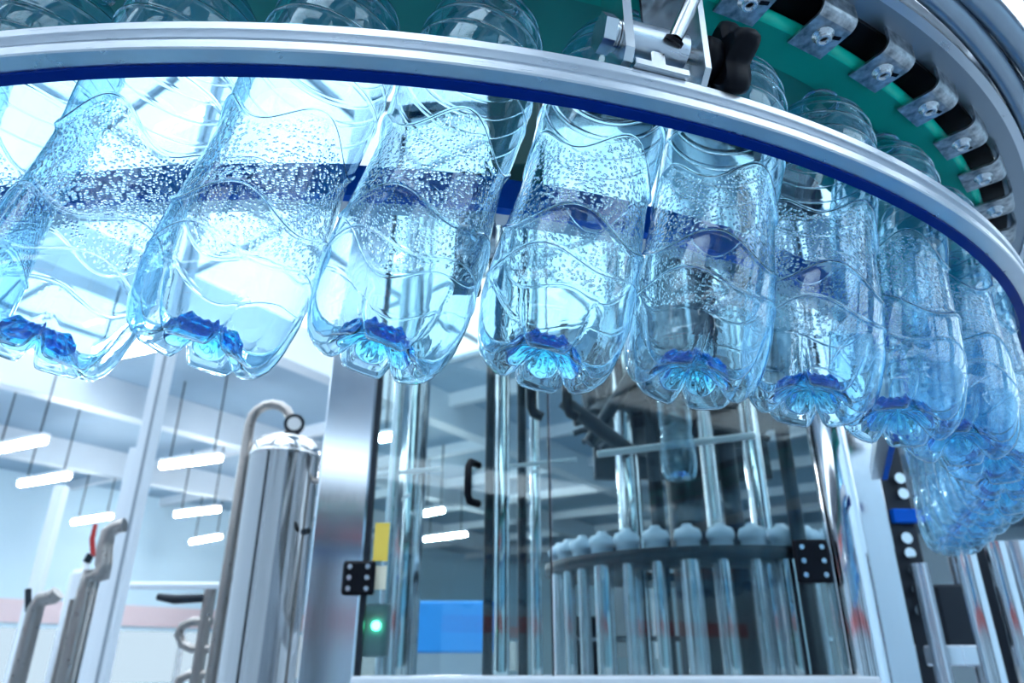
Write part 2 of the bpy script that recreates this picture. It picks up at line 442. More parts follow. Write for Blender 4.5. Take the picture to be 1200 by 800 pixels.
for k, (x, y) in enumerate(((-1.22, 1.45), (-1.35, .75), (-.95, -.75), (1.25, -.35))):  # unseen posts added for the tank to reflect; they also carry the conveyor
    rel(MB().box((x, y, (CAMZ + ZB + .1) / 2), (.11, .11, CAMZ + ZB + .1), None, .006).build('reflected_post', M['dark'] if k % 2 == 0 else M['steel']), t)
    e = Vector((CX, CY, 0)) - Vector((x, y, 0)); e.normalize(); q = Vector((x, y, CAMZ + ZB + .085)); 
    d_ = (Vector((x, y, 0)) - Vector((CX, CY, 0))).length - RB
    rel(MB().tube([q, q + e * (d_ - .0)], .02, 12).build('support_arm', M['steel']), t)
for (p0, p1, Y, wd, m) in (((572, 208), (632, 208), .95, .07, 'dgreen'), ((905, 250), (960, 250), 1.15, .08, 'dark'), ((1010, 330), (1075, 330), 1.25, .08, 'dark')):
    a = at(*p0, Y); b = at(*p1, Y); z1 = a.z + .42
    rel(MB().box(((a.x + b.x) / 2, Y, (a.z + z1) / 2), (abs(b.x - a.x), .06, z1 - a.z), None, .004).build('drive_column', M[m]), t)
    e = Vector((CX, CY, 0)); q = Vector(((a.x + b.x) / 2, Y, z1 - .05)); dv = q - Vector((CX, CY, q.z)); th_ = math.atan2(dv.y, dv.x)
    rel(MB().tube([q, tp(-1.35 if wd < .075 else (-.9 if Y < 1.2 else -.55), .90, z1 - .05 - CAMZ)], .02, 10).build('support_arm', M['steel']), t)
# hoses outside the ring
for (r, z, rad, lab) in ((RB + .0530, ZB + .028, .0095, 'grey hose running closest along the steel ring of the conveyor'),
                         (RB + .0745, ZB + .036, .0105, 'thickest grey hose, second out from the steel ring at top right'),
                         (RB + .0680, ZB + .060, .0085, 'thin grey hose above the thickest hose at top right'),
                         (RB + .0950, ZB + .050, .0080, 'outermost grey hose at the top right corner')):
    pts = []
    for i in range(81):
        th = math.radians(-75) + math.radians(62) * i / 80
        pts.append(tp(th, r + .004 * math.sin(5 * th + r * 90), z + .004 * math.sin(7 * th + z * 70)))
    tag(MB().tube(pts, rad, 12).build('hose', M['hose']), lab, 'hose', 'hoses along the conveyor')

# ------------------------------------------------------------------ bottle
FOOT = np.array([(.0, .0), (.004, .0002), (.010, .0002), (.015, -.0012), (.021, -.0058), (.027, -.0112), (.032, -.0134), (.037, -.0126), (.0415, -.0078), (.0445, -.0006), (.0462, .0062), (.0470, .012)])
GRV = np.array([(.0, .0), (.004, .0004), (.010, .0010), (.015, .0016), (.020, .0024), (.0255, .0036), (.0305, .0054), (.0350, .0078), (.0390, .0108), (.0420, .0142), (.0440, .0180), (.0458, .0225)])
def bottle_mesh():
    NP = 144; TH = .00050
    phi = np.arange(NP) * 2 * PI / NP
    ks = [(.012, .0470), (.022, .0486), (.040, .0489), (.058, .0486), (.075, .0478), (.090, .0467), (.105, .0456), (.120, .0448),
          (.134, .0446), (.148, .0458), (.165, .0466), (.195, .0467), (.215, .0463), (.232, .0448), (.247, .0415), (.259, .0363),
          (.268, .0298), (.275, .0227), (.280, .0166), (.2835, .0145), (.287, .0142)]
    ks = np.array(ks)
    def cub(x):               # smooth (Catmull-Rom like) interpolation
        xs, ys = ks[:, 0], ks[:, 1]; mm = np.gradient(ys, xs)
        i = np.clip(np.searchsorted(xs, x) - 1, 0, len(xs) - 2); h = xs[i + 1] - xs[i]; u = (x - xs[i]) / h
        return (2*u**3-3*u**2+1)*ys[i] + (u**3-2*u**2+u)*h*mm[i] + (-2*u**3+3*u**2)*ys[i+1] + (u**3-u**2)*h*mm[i+1]
    rows_r, rows_z, rows_m = [], [], []
    d6 = (phi * 6 / (2 * PI) + .5) % 1 - .5
    groove = .62 * np.exp(-(d6 / .10) ** 2)
    # petaloid base
    foot, grv = FOOT, GRV
    tt = np.linspace(0, 1, 34); tk = np.linspace(0, 1, len(foot))
    for u in tt[1:]:
        fr, fz = np.interp(u, tk, foot[:, 0]), np.interp(u, tk, foot[:, 1])
        gr, gz = np.interp(u, tk, grv[:, 0]), np.interp(u, tk, grv[:, 1])
        # fade the groove out only at the very top of the base
        rows_r.append(fr + (gr - fr) * groove); rows_z.append(fz + (gz - fz) * groove); rows_m.append(np.zeros(NP))
    top = rows_z[-1].copy()
    o_up = .0105 * np.cos(4 * phi); o_1 = .0072 * np.cos(4 * phi + 2.3); o_2 = .0055 * np.cos(4 * phi + 3.6)
    S_UP, S_1, S_2 = .134, .070, .041
    rings = (.176, .196, .214, .231, .246, .258)
    crest = [(S_UP, .0015, .0015, o_up), (S_1, .0015, .0015, o_1), (S_2, .0008, .0014, o_2)] + [(q, .0010, .0012, None) for q in rings]
    ss = set(np.round(np.arange(.012, .2871, .0026), 5))
    for q in crest: ss |= set(np.round(q[0] + np.arange(-6, 7) * .00055, 5))
    ss = sorted(x for x in ss if .0125 < x <= .287)
    keep = [ss[0]]
    for x in ss[1:]:
        if x - keep[-1] > .0003: keep.append(x)
    zero = np.zeros(NP); knots = [(.012, zero), (S_2, o_2), (S_1, o_1), (S_UP, o_up), (.172, zero), (.3, zero)]
    for s in keep:
        off = zero
        for (s0, f0), (s1, f1) in zip(knots, knots[1:]):
            if s0 <= s <= s1:
                u = (s - s0) / (s1 - s0); u = u * u * (3 - 2 * u); off = f0 * (1 - u) + f1 * u
        z = s + off + (top - .012) * max(0, 1 - (s - .012) / .030)
        r = cub(z) - (cub(.0225) - .0458) * groove * max(0, 1 - (s - .012) / .018) ** 2
        for (sc, am, wd, _) in crest: r = r + am * math.exp(-((s - sc) / wd) ** 2)
        zone = 1 / (1 + math.exp(max(-60, min(60, -(S_UP - .003 - s) / .0004)))) / (1 + math.exp(max(-60, min(60, -(s - S_1 - .003) / .0004))))
        r = r - .0008 * zone
        rows_r.append(r); rows_z.append(z); rows_m.append(np.full(NP, zone))
    # neck: support ring and finish
    for (r, z) in ((.0142, .2885), (.0165, .2888), (.0165, .2905), (.0135, .2908), (.0135, .2940)):
        rows_r.append(np.full(NP, r)); rows_z.append(np.full(NP, z)); rows_m.append(np.zeros(NP))
    Rr = np.array(rows_r) * .981; Zz = np.array(rows_z); Mm = np.array(rows_m); nr = len(Rr)
    P = np.stack([Rr * np.cos(phi), Rr * np.sin(phi), Zz], -1)
    dphi = np.roll(P, -1, 1) - np.roll(P, 1, 1)
    ds = np.gradient(P, axis=0)
    nn = np.cross(dphi, ds); nn /= np.linalg.norm(nn, axis=-1, keepdims=True) + 1e-12
    thick = np.full(nr, TH); thick[:14] = .0010
    Pin = P - nn * thick[:, None, None]
    V = np.concatenate([[[0, 0, 0]], P.reshape(-1, 3), [[0, 0, .0010]], Pin.reshape(-1, 3)])
    F = []
    o2 = 1 + nr * NP
    def g(i, k): return 1 + i * NP + k % NP
    for k in range(NP):
        F.append((0, g(0, k + 1), g(0, k))); F.append((o2, o2 + g(0, k), o2 + g(0, k + 1)))
    for i in range(nr - 1):
        for k in range(NP):
            a, b, c, d = g(i, k), g(i, k + 1), g(i + 1, k + 1), g(i + 1, k)
            F.append((a, b, c, d)); F.append((o2 + d, o2 + c, o2 + b, o2 + a))
    for k in range(NP):
        a, b = g(nr - 1, k), g(nr - 1, k + 1); F.append((a, b, o2 + b, o2 + a))
    me = bpy.data.meshes.new('bottle_body'); me.from_pydata(V.tolist(), [], F); me.update()
    me.polygons.foreach_set('use_smooth', [True] * len(me.polygons))
    atr = me.attributes.new('dimple_zone', 'FLOAT', 'POINT')
    zz = Mm.reshape(-1); atr.data.foreach_set('value', np.concatenate([[0], zz, [0], np.zeros_like(zz)]).astype(np.float32))
    me.materials.append(M['plastic'])
    return me
def core_mesh():              # thick moulded star that lines the middle of the base
    NP = 108; a = np.arange(NP) * 2 * PI / NP
    groove = .62 * np.exp(-(((a * 6 / (2 * PI) + .5) % 1 - .5) / .10) ** 2)
    rs = np.linspace(.0015, .0222, 15); rs = np.concatenate([rs, [.0232, .0236]])
    lo, hi = [], []
    for j, r0 in enumerate(rs):
        r = r0 * (1 + .05 * np.cos(6 * a + PI) * (r0 / .024))
        z = np.interp(r, FOOT[:, 0], FOOT[:, 1]) * (1 - groove) + np.interp(r, GRV[:, 0], GRV[:, 1]) * groove + .0013
        q = min(1, r0 / .0238)
        h = .0005 + .0052 * (1 - q ** 2) + .0016 * np.exp(-((r0 - .0165) / .0035) ** 2) * (1 + .5 * np.cos(18 * a)) + .0012 * groove * q
        if j == len(rs) - 1: h = np.full(NP, .0004)
        lo.append(np.stack([r * np.cos(a), r * np.sin(a), z], -1)); hi.append(np.stack([r * np.cos(a), r * np.sin(a), z + h], -1))
    m = len(rs); V = np.concatenate([[[0, 0, .0013]], np.array(lo).reshape(-1, 3), [[0, 0, .0072]], np.array(hi).reshape(-1, 3)])
    o2 = 1 + m * NP; F = []
    for k in range(NP):
        k2 = (k + 1) % NP
        F.append((0, 1 + k2, 1 + k)); F.append((o2, o2 + 1 + k, o2 + 1 + k2))
        for j in range(m - 1):
            p_, q_, r_, s_ = 1 + j * NP + k, 1 + j * NP + k2, 1 + (j + 1) * NP + k2, 1 + (j + 1) * NP + k
            F.append((p_, q_, r_, s_)); F.append((o2 + s_, o2 + r_, o2 + q_, o2 + p_))
        e = 1 + (m - 1) * NP; F.append((e + k, e + k2, o2 + e + k2, o2 + e + k))
    me = bpy.data.meshes.new('base_core'); me.from_pydata(V.tolist(), [], F); me.update()
    me.polygons.foreach_set('use_smooth', [True] * len(me.polygons)); me.materials.append(M['core']); return me
BM, CM = bottle_mesh(), core_mesh()
def bottle(mat, label, group):
    r = thing('plastic_bottle', label, 'bottle', group=group); r.matrix_basis = mat
    for nm, me in (('body', BM), ('base_core', CM)):
        o = bpy.data.objects.new(nm, me); col.objects.link(o); o.parent = r
        if nm == 'base_core': o['label'] = 'deep blue thick moulded centre of the base'
    return r
TT, TR, RBOT = .25, .0347, .9572
def bottle_matrix(th, spin):
    c_, et, er = frame(th)
    ax = et * TT + er * TR + Vector((0, 0, 1))
    base = tp(th, RBOT, .32) - ax * ((1 - .5329) * .32)
    z = ax.normalized(); x = (et - z * et.dot(z)).normalized(); y = z.cross(x)
    mt = Matrix((x, y, z)).transposed().to_4x4() @ Matrix.Rotation(spin, 4, 'Z'); mt.translation = base
    return mt
ordl = ['hanging clear blue bottle cut off by the left edge, only its shoulder in view',
        'hanging bottle mostly outside the left edge, left of the first full bottle',
        'leftmost hanging bottle whose base is in view, strongly tilted',
        'hanging bottle second from the left, its base above the hall lamps',
        'hanging bottle third from the left, above the stainless machine post',
        'hanging bottle fourth from the left, near the middle of the frame above the black hoses',
        'hanging bottle straight below the black star knob, fifth from the left',
        'hanging bottle above the polished steel column, sixth from the left',
        'hanging bottle just right of the one above the polished column',
        'hanging bottle on the bend, second right of the one above the column',
        'hanging bottle on the bend, third right of the one above the column',
        'hanging bottle at the right edge where the track turns away',
        'first hanging bottle of the far row past the bend',
        'second hanging bottle of the far row past the bend',
        'third hanging bottle of the far row past the bend',
        'fourth hanging bottle of the far row past the bend',
        'fifth hanging bottle of the far row past the bend',
        'last but one hanging bottle at the far end of the track',
        'farthest hanging bottle at the end of the track']
spins = [.8, .5, .2, .7, .25, .3, .10, .02, .85, .2, .4, .6, .1, .9, .3, .5, .7, .2, .4]
th = -1.6002 - 2 * .106; i = 0
while i < len(ordl) and th < TH1 - .06:
    bottle(bottle_matrix(th, spins[i] + PI / 2 * (i % 4)), ordl[i], 'bottles hanging from the conveyor')
    p0 = tp(th, .9636, 0); i += 1
    if i <= 8: th += .106
    else:
        e = th
        while (tp(e, .9636, 0) - p0).length < .1022: e += .0005
        th = e
print('bottles', i, math.degrees(th))

# ------------------------------------------------------------------ clamp holding the guide rail
TC = math.radians(-72.0)
mt = local(TC, RJ + .006, .3408) @ Matrix.Scale(1.27, 4)
t = thing('rail_clamp', 'stainless clamp with bolt and cross rod gripping the guide rail', 'clamp', mat=mt)
def lb(c, d, rot=None, bev=.0008): return MB().box(c, d, rot, bev)
# local axes: x right along the rail, y toward the viewer, z up
def plate(x0, x1, poly): 
    Mx = Matrix(((0, 0, 1, x0), (1, 0, 0, 0), (0, 1, 0, 0), (0, 0, 0, 1))); return MB().prism(poly, x1 - x0, Mx)
plate(-.026, -.021, [(-.010, .004), (.006, .002), (.010, .008), (.010, .085), (-.014, .085), (-.014, .012)]).build('side_plate', M['bolt'], t)
plate(.018, .0215, [(-.016, .0), (.004, -.002), (.011, .006), (.012, .085), (-.018, .085), (-.018, .008)]).build('side_plate', M['bolt'], t)
lb((.010, -.0165, .0425), (.021, .003, .085)).build('back_plate', M['bolt'], t)
lb((-.0165, -.0145, .0425), (.009, .003, .085)).build('back_plate', M['bolt'], t)
plate(-.020, .010, [(-.006, .0005), (.008, .0005), (.008, .004), (-.006, .004)]).build('foot', M['bolt'], t)
lb((-.006, .002, .0085), (.008, .010, .009)).build('stop_block', M['bolt'], t)
MB().tube([(-.021, 0, .024), (.0125, 0, .024)], .0095, 24).build('barrel', M['alu'], t)
hx = [(.0105 * math.cos(k * PI / 3), .0105 * math.sin(k * PI / 3)) for k in range(6)]
Mx = Matrix(((0, 0, 1, -.0355), (1, 0, 0, 0), (0, 1, 0, .024), (0, 0, 0, 1)))
bolt = MB().prism(hx, .0065, Mx).build('hex_bolt', M['bolt'], t)
for k in range(2):
    x = -.029 + k * .0016; MB().tube([(x, 0, .024), (x + .0011, 0, .024)], .0088 - k * .0006, 20).build('washer', M['bolt'], t)
pts = []; rr = []
for k in range(28):
    pts.append((.0125 + k * .00042, 0, .024)); rr.append(.0042 if k % 2 else .0034)
MB().tube(pts, rr, 16).build('thread', M['bolt'], t)
MB().tube([(.002, .0105, .020), (.026, .030, .085)], .0040, 16).build('cross_rod', M['bolt'], t)
MB().tube([(.0018, .0088, .0195), (.0024, .0100, .0208)], .0052, 16).build('rod_hole', M['black'], t)
MB().lathe([(0, 0), (.0105, 0), (.012, .002), (.0115, .008), (.009, .012), (0, .012)], 20, Matrix.Translation((.0225, 0, .024)) @ Matrix.Rotation(PI / 2, 4, 'Y')).build('knob_hub', M['black'], t)
st = []
for k in range(60):
    a = 2 * PI * k / 60; r = .0200 + .0045 * math.cos(5 * a); st.append((r * math.cos(a), r * math.sin(a)))
kn = MB(); Mk = Matrix(((0, 0, 1, .032), (1, 0, 0, 0), (0, 1, 0, .024), (0, 0, 0, 1)))
prev = None; V = []
for sc, h in ((.80, 0), (.96, .002), (1, .005), (1, .010), (.93, .0135), (.6, .015)):
    V += [Mk @ Vector((x * sc, y * sc, h)) for x, y in st]
F = [(j * 60 + k, j * 60 + (k + 1) % 60, (j + 1) * 60 + (k + 1) % 60, (j + 1) * 60 + k) for j in range(5) for k in range(60)]
kn.add(V, F, True); kn.add(V[:60], [tuple(range(59, -1, -1))]); kn.add(V[-60:], [tuple(range(60))])
tag(kn.build('star_knob', M['black'], t), 'black five-lobed plastic knob')

# inner clamps behind the bottles
for deg, lab in ((-77.6, 'small steel clamp on the inner rail, in the gap left of the fourth bottle'),
                 (-60.5, 'steel clamp on the inner rail behind the sixth bottle')):
    t = thing('inner_clamp', lab, 'clamp', mat=local(math.radians(deg), RI - .020, .319), group='clamps on the inner rail')
    lb((0, -.006, -.016), (.030, .008, .030)).build('clamp_plate', M['castiron'], t)
    MB().tube([(0, .0, -.018), (0, -.05, -.018)], .0055, 14).build('clamp_rod', M['bolt'], t)
    pts = [(.004, -.004 + k * .0009, -.012) for k in range(14)]
    MB().tube(pts, [.0058 if k % 2 else .0048 for k in range(14)], 14).build('clamp_screw', M['dark'], t)
    lb((0, -.055, .02), (.022, .012, .12)).build('clamp_post', M['dark'], t)

# ------------------------------------------------------------------ bottling machine with glass doors
YM = 1.5
def zat(py, Y, px=600): return at(px, py, Y).z
def xat(px, Y, py=800): return at(px, py, Y).x
ZTOP = CAMZ + 1.35
zsill = zat(792, YM)
t = thing('filling_machine', 'glass-fronted bottling machine with brushed stainless posts behind the hanging bottles', 'machine', (.1, YM + .5, 0))
def part(name, mb, mat, par=None, label=None):
    o = mb.build(name, mat)
    if par is None: rel(o, t)
    else: o.parent = par; o.matrix_parent_inverse = par.matrix_world.inverted()
    if label: o['label'] = label
    return o
xl0, xl1 = xat(347, YM), xat(413, YM)
part('post', MB().box(((xl0 + xl1) / 2, YM + .03, ZTOP / 2), (xl1 - xl0, .06, ZTOP), None, .004), M['poststeel'])
xr0, xr1 = xat(1032, YM + .05), xat(1083, YM + .05)
part('post', MB().box(((xr0 + xr1) / 2, YM + .08, ZTOP / 2), (xr1 - xr0, .06, ZTOP), None, .004), M['poststeel'])
xc = xat(1030, YM - .01); 
part('column', MB().tube([(xc, YM + .02, 0), (xc, YM + .02, ZTOP)], .039, 36), M['chrome'], label='polished round steel column')
part('sill', MB().box(((xl1 + xc) / 2, YM + .02, zsill - .05), (xc - xl1, .09, .10), None, .004), M['white'], label='pale sill below the glass')
part('lower_panel', MB().box(((xl1 + xc) / 2, YM + .03, (zsill - .1) / 2), (xc - xl1, .05, zsill - .1)), M['steel'])
part('top_beam', MB().box(((xl1 + xr1) / 2, YM + .03, ZTOP + .03), (xr1 - xl0 + .02, .1, .06)), M['steel'])
part('table', MB().box(((xl1 + xr1) / 2, YM + .75, zsill - .06), (xr1 - xl1, 1.3, .06)), M['steel'])
xm = xat(651, YM)
zt = ZTOP - .002
door = part('door', MB().box(((xl1 + xm) / 2, YM + .012, (zsill + zt) / 2), (xm - xl1 - .004, .006, zt - zsill - .004)), M['glass'], label='left tinted glass door leaf')
door2 = part('door', MB().box(((xm + xc - .04) / 2, YM + .012, (zsill + zt) / 2), (xc - .04 - xm - .004, .006, zt - zsill - .004)), M['glass'], label='right tinted glass door leaf')
part('edge_strip', MB().box((xm - .003, YM + .010, (zsill + zt) / 2), (.004, .012, zt - zsill)), M['dark'], door)
part('edge_strip', MB().box((xl1 + .006, YM + .014, (zsill + zt) / 2), (.010, .014, zt - zsill)), M['dark'], door)
# handle
hp = at(549, 540, YM - .03); hq = at(551, 586, YM - .03)
hx_ = hp.x
pts = [Vector((hx_ + .02, YM + .008, hp.z)), Vector((hx_ + .004, YM - .022, hp.z)), Vector((hx_, YM - .03, hp.z - .012)), Vector((hx_, YM - .03, hq.z + .012)), Vector((hx_ + .004, YM - .022, hq.z)), Vector((hx_ + .02, YM + .008, hq.z))]
part('handle', MB().tube(pts, .008, 10), M['black'], door, 'black bow handle')
def hinge(px0, py0, px1, py1, ncol, Y, par):
    a = at(px0, py0, Y); b = at(px1, py1, Y); c = (a + b) / 2; wd = abs(b.x - a.x); hh = abs(a.z - b.z)
    h = part('hinge', MB().box((c.x, Y, c.z), (wd, .012, hh), None, .006), M['black'])
    for i in range(3):
        for j in range(ncol):
            x = c.x + (j - (ncol - 1) / 2) * wd * .55; z = c.z + (i - 1) * hh * .32
            o = MB().tube([(x, Y - .0055, z), (x, Y - .0085, z)], .0052, 10).build('screw', M['bolt'])
            o.parent = h; o.matrix_parent_inverse = h.matrix_basis.inverted() @ Matrix.Translation(-t.location) if False else Matrix()
hinge(403, 657, 438, 697, 2, YM - .006, None)
hinge(927, 632, 978, 683, 2, YM - .006, None)
# label strip, lamp box inside the left leaf
a = at(437, 622, YM + .03); b = at(454, 697, YM + .03)
part('label_strip', MB().box(((a.x + b.x) / 2 + .004, YM + .006, (a.z * .6 + b.z * .4 + a.z) / 2), (.030, .002, (a.z - b.z) * .6)), M['yellow'], label='yellow warning strip')
part('label_strip', MB().box(((a.x + b.x) / 2 + .004, YM + .006, (a.z * .4 + b.z * .6 + b.z) / 2 + .006), (.030, .002, (a.z - b.z) * .36)), M['cream'], label='cream lower strip')
a = at(441, 738, YM + .05)
bx = part('indicator_box', MB().box((a.x, YM + .06, a.z), (.05, .03, .10), None, .004), M['grey'])
o = MB().lathe([(.009, 0), (.009, .004), (.006, .007), (0, .008)], 16, Matrix.Translation((a.x, YM + .045, a.z + .008)) @ Matrix.Rotation(PI / 2, 4, 'X')).build('indicator_light', M['led'])
o.parent = bx
# inner frame: chrome uprights inside
def upright(px, py, Y, r, mat, name='upright'):
    x = at(px, py, Y).x; part(name, MB().tube([(x, Y, zsill - .03), (x, Y, ZTOP)], r, 20), mat)
upright(588, 700, 1.62, .017, M['chrome'])
upright(572, 700, 1.66, .011, M['dark'])
upright(628, 640, 1.75, .013, M['chrome'])
upright(612, 640, 1.9, .012, M['dark'])
upright(470, 700, 2.0, .05, M['chrome'])
upright(452, 700, 1.75, .014, M['steel'])
upright(745, 690, 2.1, .035, M['chrome'])
upright(778, 690, 2.05, .020, M['dark'])
upright(815, 690, 2.3, .05, M['dark'])
upright(848, 700, 1.95, .020, M['steel'])
upright(872, 700, 2.2, .028, M['dark'])
upright(905, 700, 1.9, .026, M['chrome'])
upright(950, 720, 1.8, .018, M['dark'])
# white bars standing in for tube lamp reflections on the door glass
def hbar(p0, p1, Y, d, mat, name='reflection_bar'):
    a = at(*p0, Y); b = at(*p1, Y); part(name, MB().tube([a, b], d, 8), mat)
hbar((428, 557), (518, 549), 1.8, .006, M['white'])
hbar((550, 551), (676, 538), 1.7, .005, M['white'])
hbar((700, 532), (884, 510), 1.72, .009, M['white'])
# dark drive ring inside
def disc(cx, cy_, r, z, h, mat, name):
    part(name, MB().lathe([(0, z), (r * .97, z), (r, z + .006), (r, z + h), (0, z + h)], 48, Matrix.Translation((cx, cy_, 0))), mat)
c0 = at(800, 500, 2.25)
disc(c0.x, 2.25, .31, c0.z - .0, .05, M['dark'], 'star_wheel')
disc(c0.x, 2.25, .22, c0.z - .05, .048, M['black'], 'wheel_hub')
part('drive_shaft', MB().tube([(c0.x, 2.25, zsill - .03), (c0.x, 2.25, ZTOP)], .07, 24), M['dark'])
for k in range(20):
    a = 2 * PI * k / 20 + .1; dx, dy = math.cos(a), math.sin(a)
    p = Vector((c0.x + dx * .30, 2.25 + dy * .30, c0.z + .01)); q = p + Vector((dx * .06, dy * .06, -.01))
    mb = MB().tube([p, p + Vector((dx * .03, dy * .03, .0)), q], .011, 8)
    mb.tube([p + Vector((0, 0, .05)), p + Vector((dx * .02, dy * .02, .16)), p + Vector((-dx * .05, -dy * .05, .26))], .016, 8)
    part('gripper', mb, M['dark'])
# black elbow hoses
for px in (622, 664):
    a = at(px, 440, 1.66); b = at(px + 1, 482, 1.66); c = at(px + 14, 489, 1.66)
    part('elbow_hose', MB().tube([a + Vector((0, 0, .15)), a, b + Vector((0, 0, .01)), b + Vector((.006, 0, -.004)), c], [.012, .012, .013, .013, .012], 12), M['black'])
hbar((660, 470), (740, 530), 1.9, .022, M['dark'], 'arm')
hbar((740, 440), (690, 520), 2.0, .02, M['dark'], 'arm')

# bottles inside the machine
def panel(p0, p1, Y, mat, nm='inner_panel'):
    a = at(*p0, Y); b = at(*p1, Y); part(nm, MB().box(((a.x + b.x) / 2, Y, (a.z + b.z) / 2), (abs(b.x - a.x), .03, abs(a.z - b.z)), None, .004), mat)
panel((715, 655), (752, 770), 2.7, M['white']); panel((762, 668), (783, 772), 2.7, M['white'])
panel((822, 628), (862, 785), 2.75, M['white']); panel((925, 706), (968, 790), 2.6, M['white'])
panel((655, 722), (706, 795), 2.65, M['dark']); panel((690, 420), (905, 562), 2.75, M['dark'], 'drive_housing')
panel((660, 632), (800, 650), 2.72, M['dark'], 'guard_rail'); panel((655, 745), (975, 752), 2.5, M['steel'], 'guard_rail')
k = 0
zs = zat(640, 1.85, 800)
part('lower_wheel', MB().lathe([(.20, zs - .03), (.46, zs - .03), (.46, zs - .004), (.20, zs - .004)], 48, Matrix.Translation((c0.x, 2.25, 0))), M['dark'])
for k in range(16):  # made-up domes and stems standing in for a blurred reflected row
    a = math.radians(-172 + k * 11)
    mv = Matrix.Translation((c0.x + .42 * math.cos(a), 2.25 + .42 * math.sin(a), zs - .003))
    part('standin_dome', MB().lathe([(.030, 0), (.030, .016), (.034, .018), (.036, .030), (.031, .044), (.016, .050), (.012, .058), (0, .058)], 16, mv), M['valve'])
    part('standin_stem', MB().tube([mv @ Vector((0, 0, -.03)), mv @ Vector((0, 0, -.30))], .016 if k % 3 else .026, 12), M['chrome'] if k % 2 else M['steel'])
p = at(797, 556, 1.64)
bottle(Matrix.Translation(p) @ Matrix.Scale(.86, 4), 'single bottle hanging upright beside the white bar inside the glass machine', None)

# ------------------------------------------------------------------ tank with bent pipe and gauge
YT = 2.2
zt_ = zat(528, YT, 320); xt = xat(304, YT, 760); rt = .107
t = thing('steel_tank', 'tall polished stainless cylinder tank with domed top, bent pipe and gauge', 'tank', (xt, YT, 0))
MB().lathe([(rt, .12), (rt, zt_ - .03), (rt * 1.02, zt_ - .028), (rt * 1.02, zt_ - .018), (rt, zt_ - .015)], 48).build('body', M['tank'], t)
MB().lathe([(rt, zt_ - .0149), (rt * .97, zt_ + .008), (rt * .8, zt_ + .032), (rt * .5, zt_ + .047), (.0, zt_ + .053)], 48).build('dome', M['tank'], t)
for k in range(3):
    a = 2 * PI * k / 3; MB().tube([(.08 * math.cos(a), .08 * math.sin(a), 0), (.08 * math.cos(a), .08 * math.sin(a), .12)], .015, 10).build('leg', M['pipe'], t)
zp = zat(476, YT, 300) 
x1 = -.118
pts = [(.015, -.02, zt_ + .04), (.012, -.02, zp - .05)]
cxp, rp = (x1 + .012) / 2, (.012 - x1) / 2
for k in range(9):
    a = PI * k / 8; pts.append((cxp + rp * math.cos(a), -.02, zp - rp + rp * math.sin(a) + .0))
pts[1] = (.012, -.02, zp - rp - .005)
pts += [(x1, -.02, zp - rp - .1), (x1, -.02, .3)]
MB().tube(pts, .0155, 16).build('bent_pipe', M['pipe'], t)
g = at(345, 497, YT - .03); gl = Vector((g.x - xt, g.y - YT, g.z))
Mg = Matrix.Translation(gl) @ Matrix.Rotation(PI / 2, 4, 'X') @ Matrix.Rotation(.25, 4, 'Y')
ga = MB().lathe([(0, -.012), (.028, -.012), (.032, -.008), (.032, .010), (.029, .013), (.026, .012), (.026, .009), (0, .009)], 28, Mg).build('gauge', M['dark'], t)
MB().lathe([(.0215, .0095), (0, .0097)], 28, Mg).build('dial', M['dial'], ga)
MB().tube([gl + Vector((0, 0, -.03)), (gl.x - .004, gl.y + .01, zt_ + .028)], .007, 10).build('gauge_stem', M['pipe'], t)
MB().tube([(rt - .005, -.06, zt_ - .26), (rt + .016, -.075, zt_ - .26)], .009, 10).build('port', M['dark'], t)
MB().tube([(rt + .03, -.02, zt_ - .10), (rt + .03, -.02, .2)], .009, 10).build('side_pipe', M['pipe'], t)
MB().tube([(rt - .01, -.02, zt_ - .10), (rt + .03, -.02, zt_ - .10)], .009, 10).build('side_pipe', M['pipe'], t)

# coiled pipe left of the tank
YC = 2.3
p = lambda x, y: at(x, y, YC)
pts = [p(248, 728), p(225, 728), p(214, 733), p(209, 743), p(214, 755), p(225, 760), p(248, 760)]
t = thing('serpentine_pipe', 'dull looped pipe left of the steel tank', 'pipe', (p(225, 760).x, YC, 0))
def tubew(pts, r, name, mat, n=12): rel(MB().tube(pts, r, n).build(name, mat), t)
tubew(pts, .013, 'loop', M['pipe'])
tubew([p(248, 790), p(222, 790), p(210, 796), p(206, 810), p(206, 850)], .013, 'loop', M['pipe'])
tubew([p(248, 700), p(205, 702), p(185, 699)], [.012, .014, .010], 'spout', M['dark'])
tubew([p(247, 690), (p(247, 690).x, YC, .1)], .018, 'riser', M['pipe'])

# ------------------------------------------------------------------ left poles and pipes
def pole(px, py, Y, wd, dp, ztop, name, label, mat, cat='post'):
    x = at(px, py, Y).x; tt_ = thing(name, label, cat, (x, Y, 0))
    MB().box((0, 0, ztop / 2), (wd, dp, ztop), None, .006).build('upright', mat, tt_); return tt_
t = pole(152, 620, 4.0, .085, .085, HZ, 'frame_post', 'white square steel post rising to the ceiling left of the tank', M['white'])
MB().box((.018, -.046, HZ / 2), (.014, .006, HZ)).build('channel', M['grey'], t)
t = pole(133, 640, 4.6, .05, .05, 2.5, 'frame_post', 'shorter pale post just left of the tall white post', M['white'])
a = at(139, 686, 4.3); b = at(262, 686, 4.3)
tag(MB().tube([a, b], .02, 10).build('cross_rail', M['white']), 'thin white horizontal rail between white post and tank', 'rail')
t = pole(42, 690, 9.0, .13, .13, 3.2, 'frame_post', 'faint pale column on the far left of the hall', M['white'])

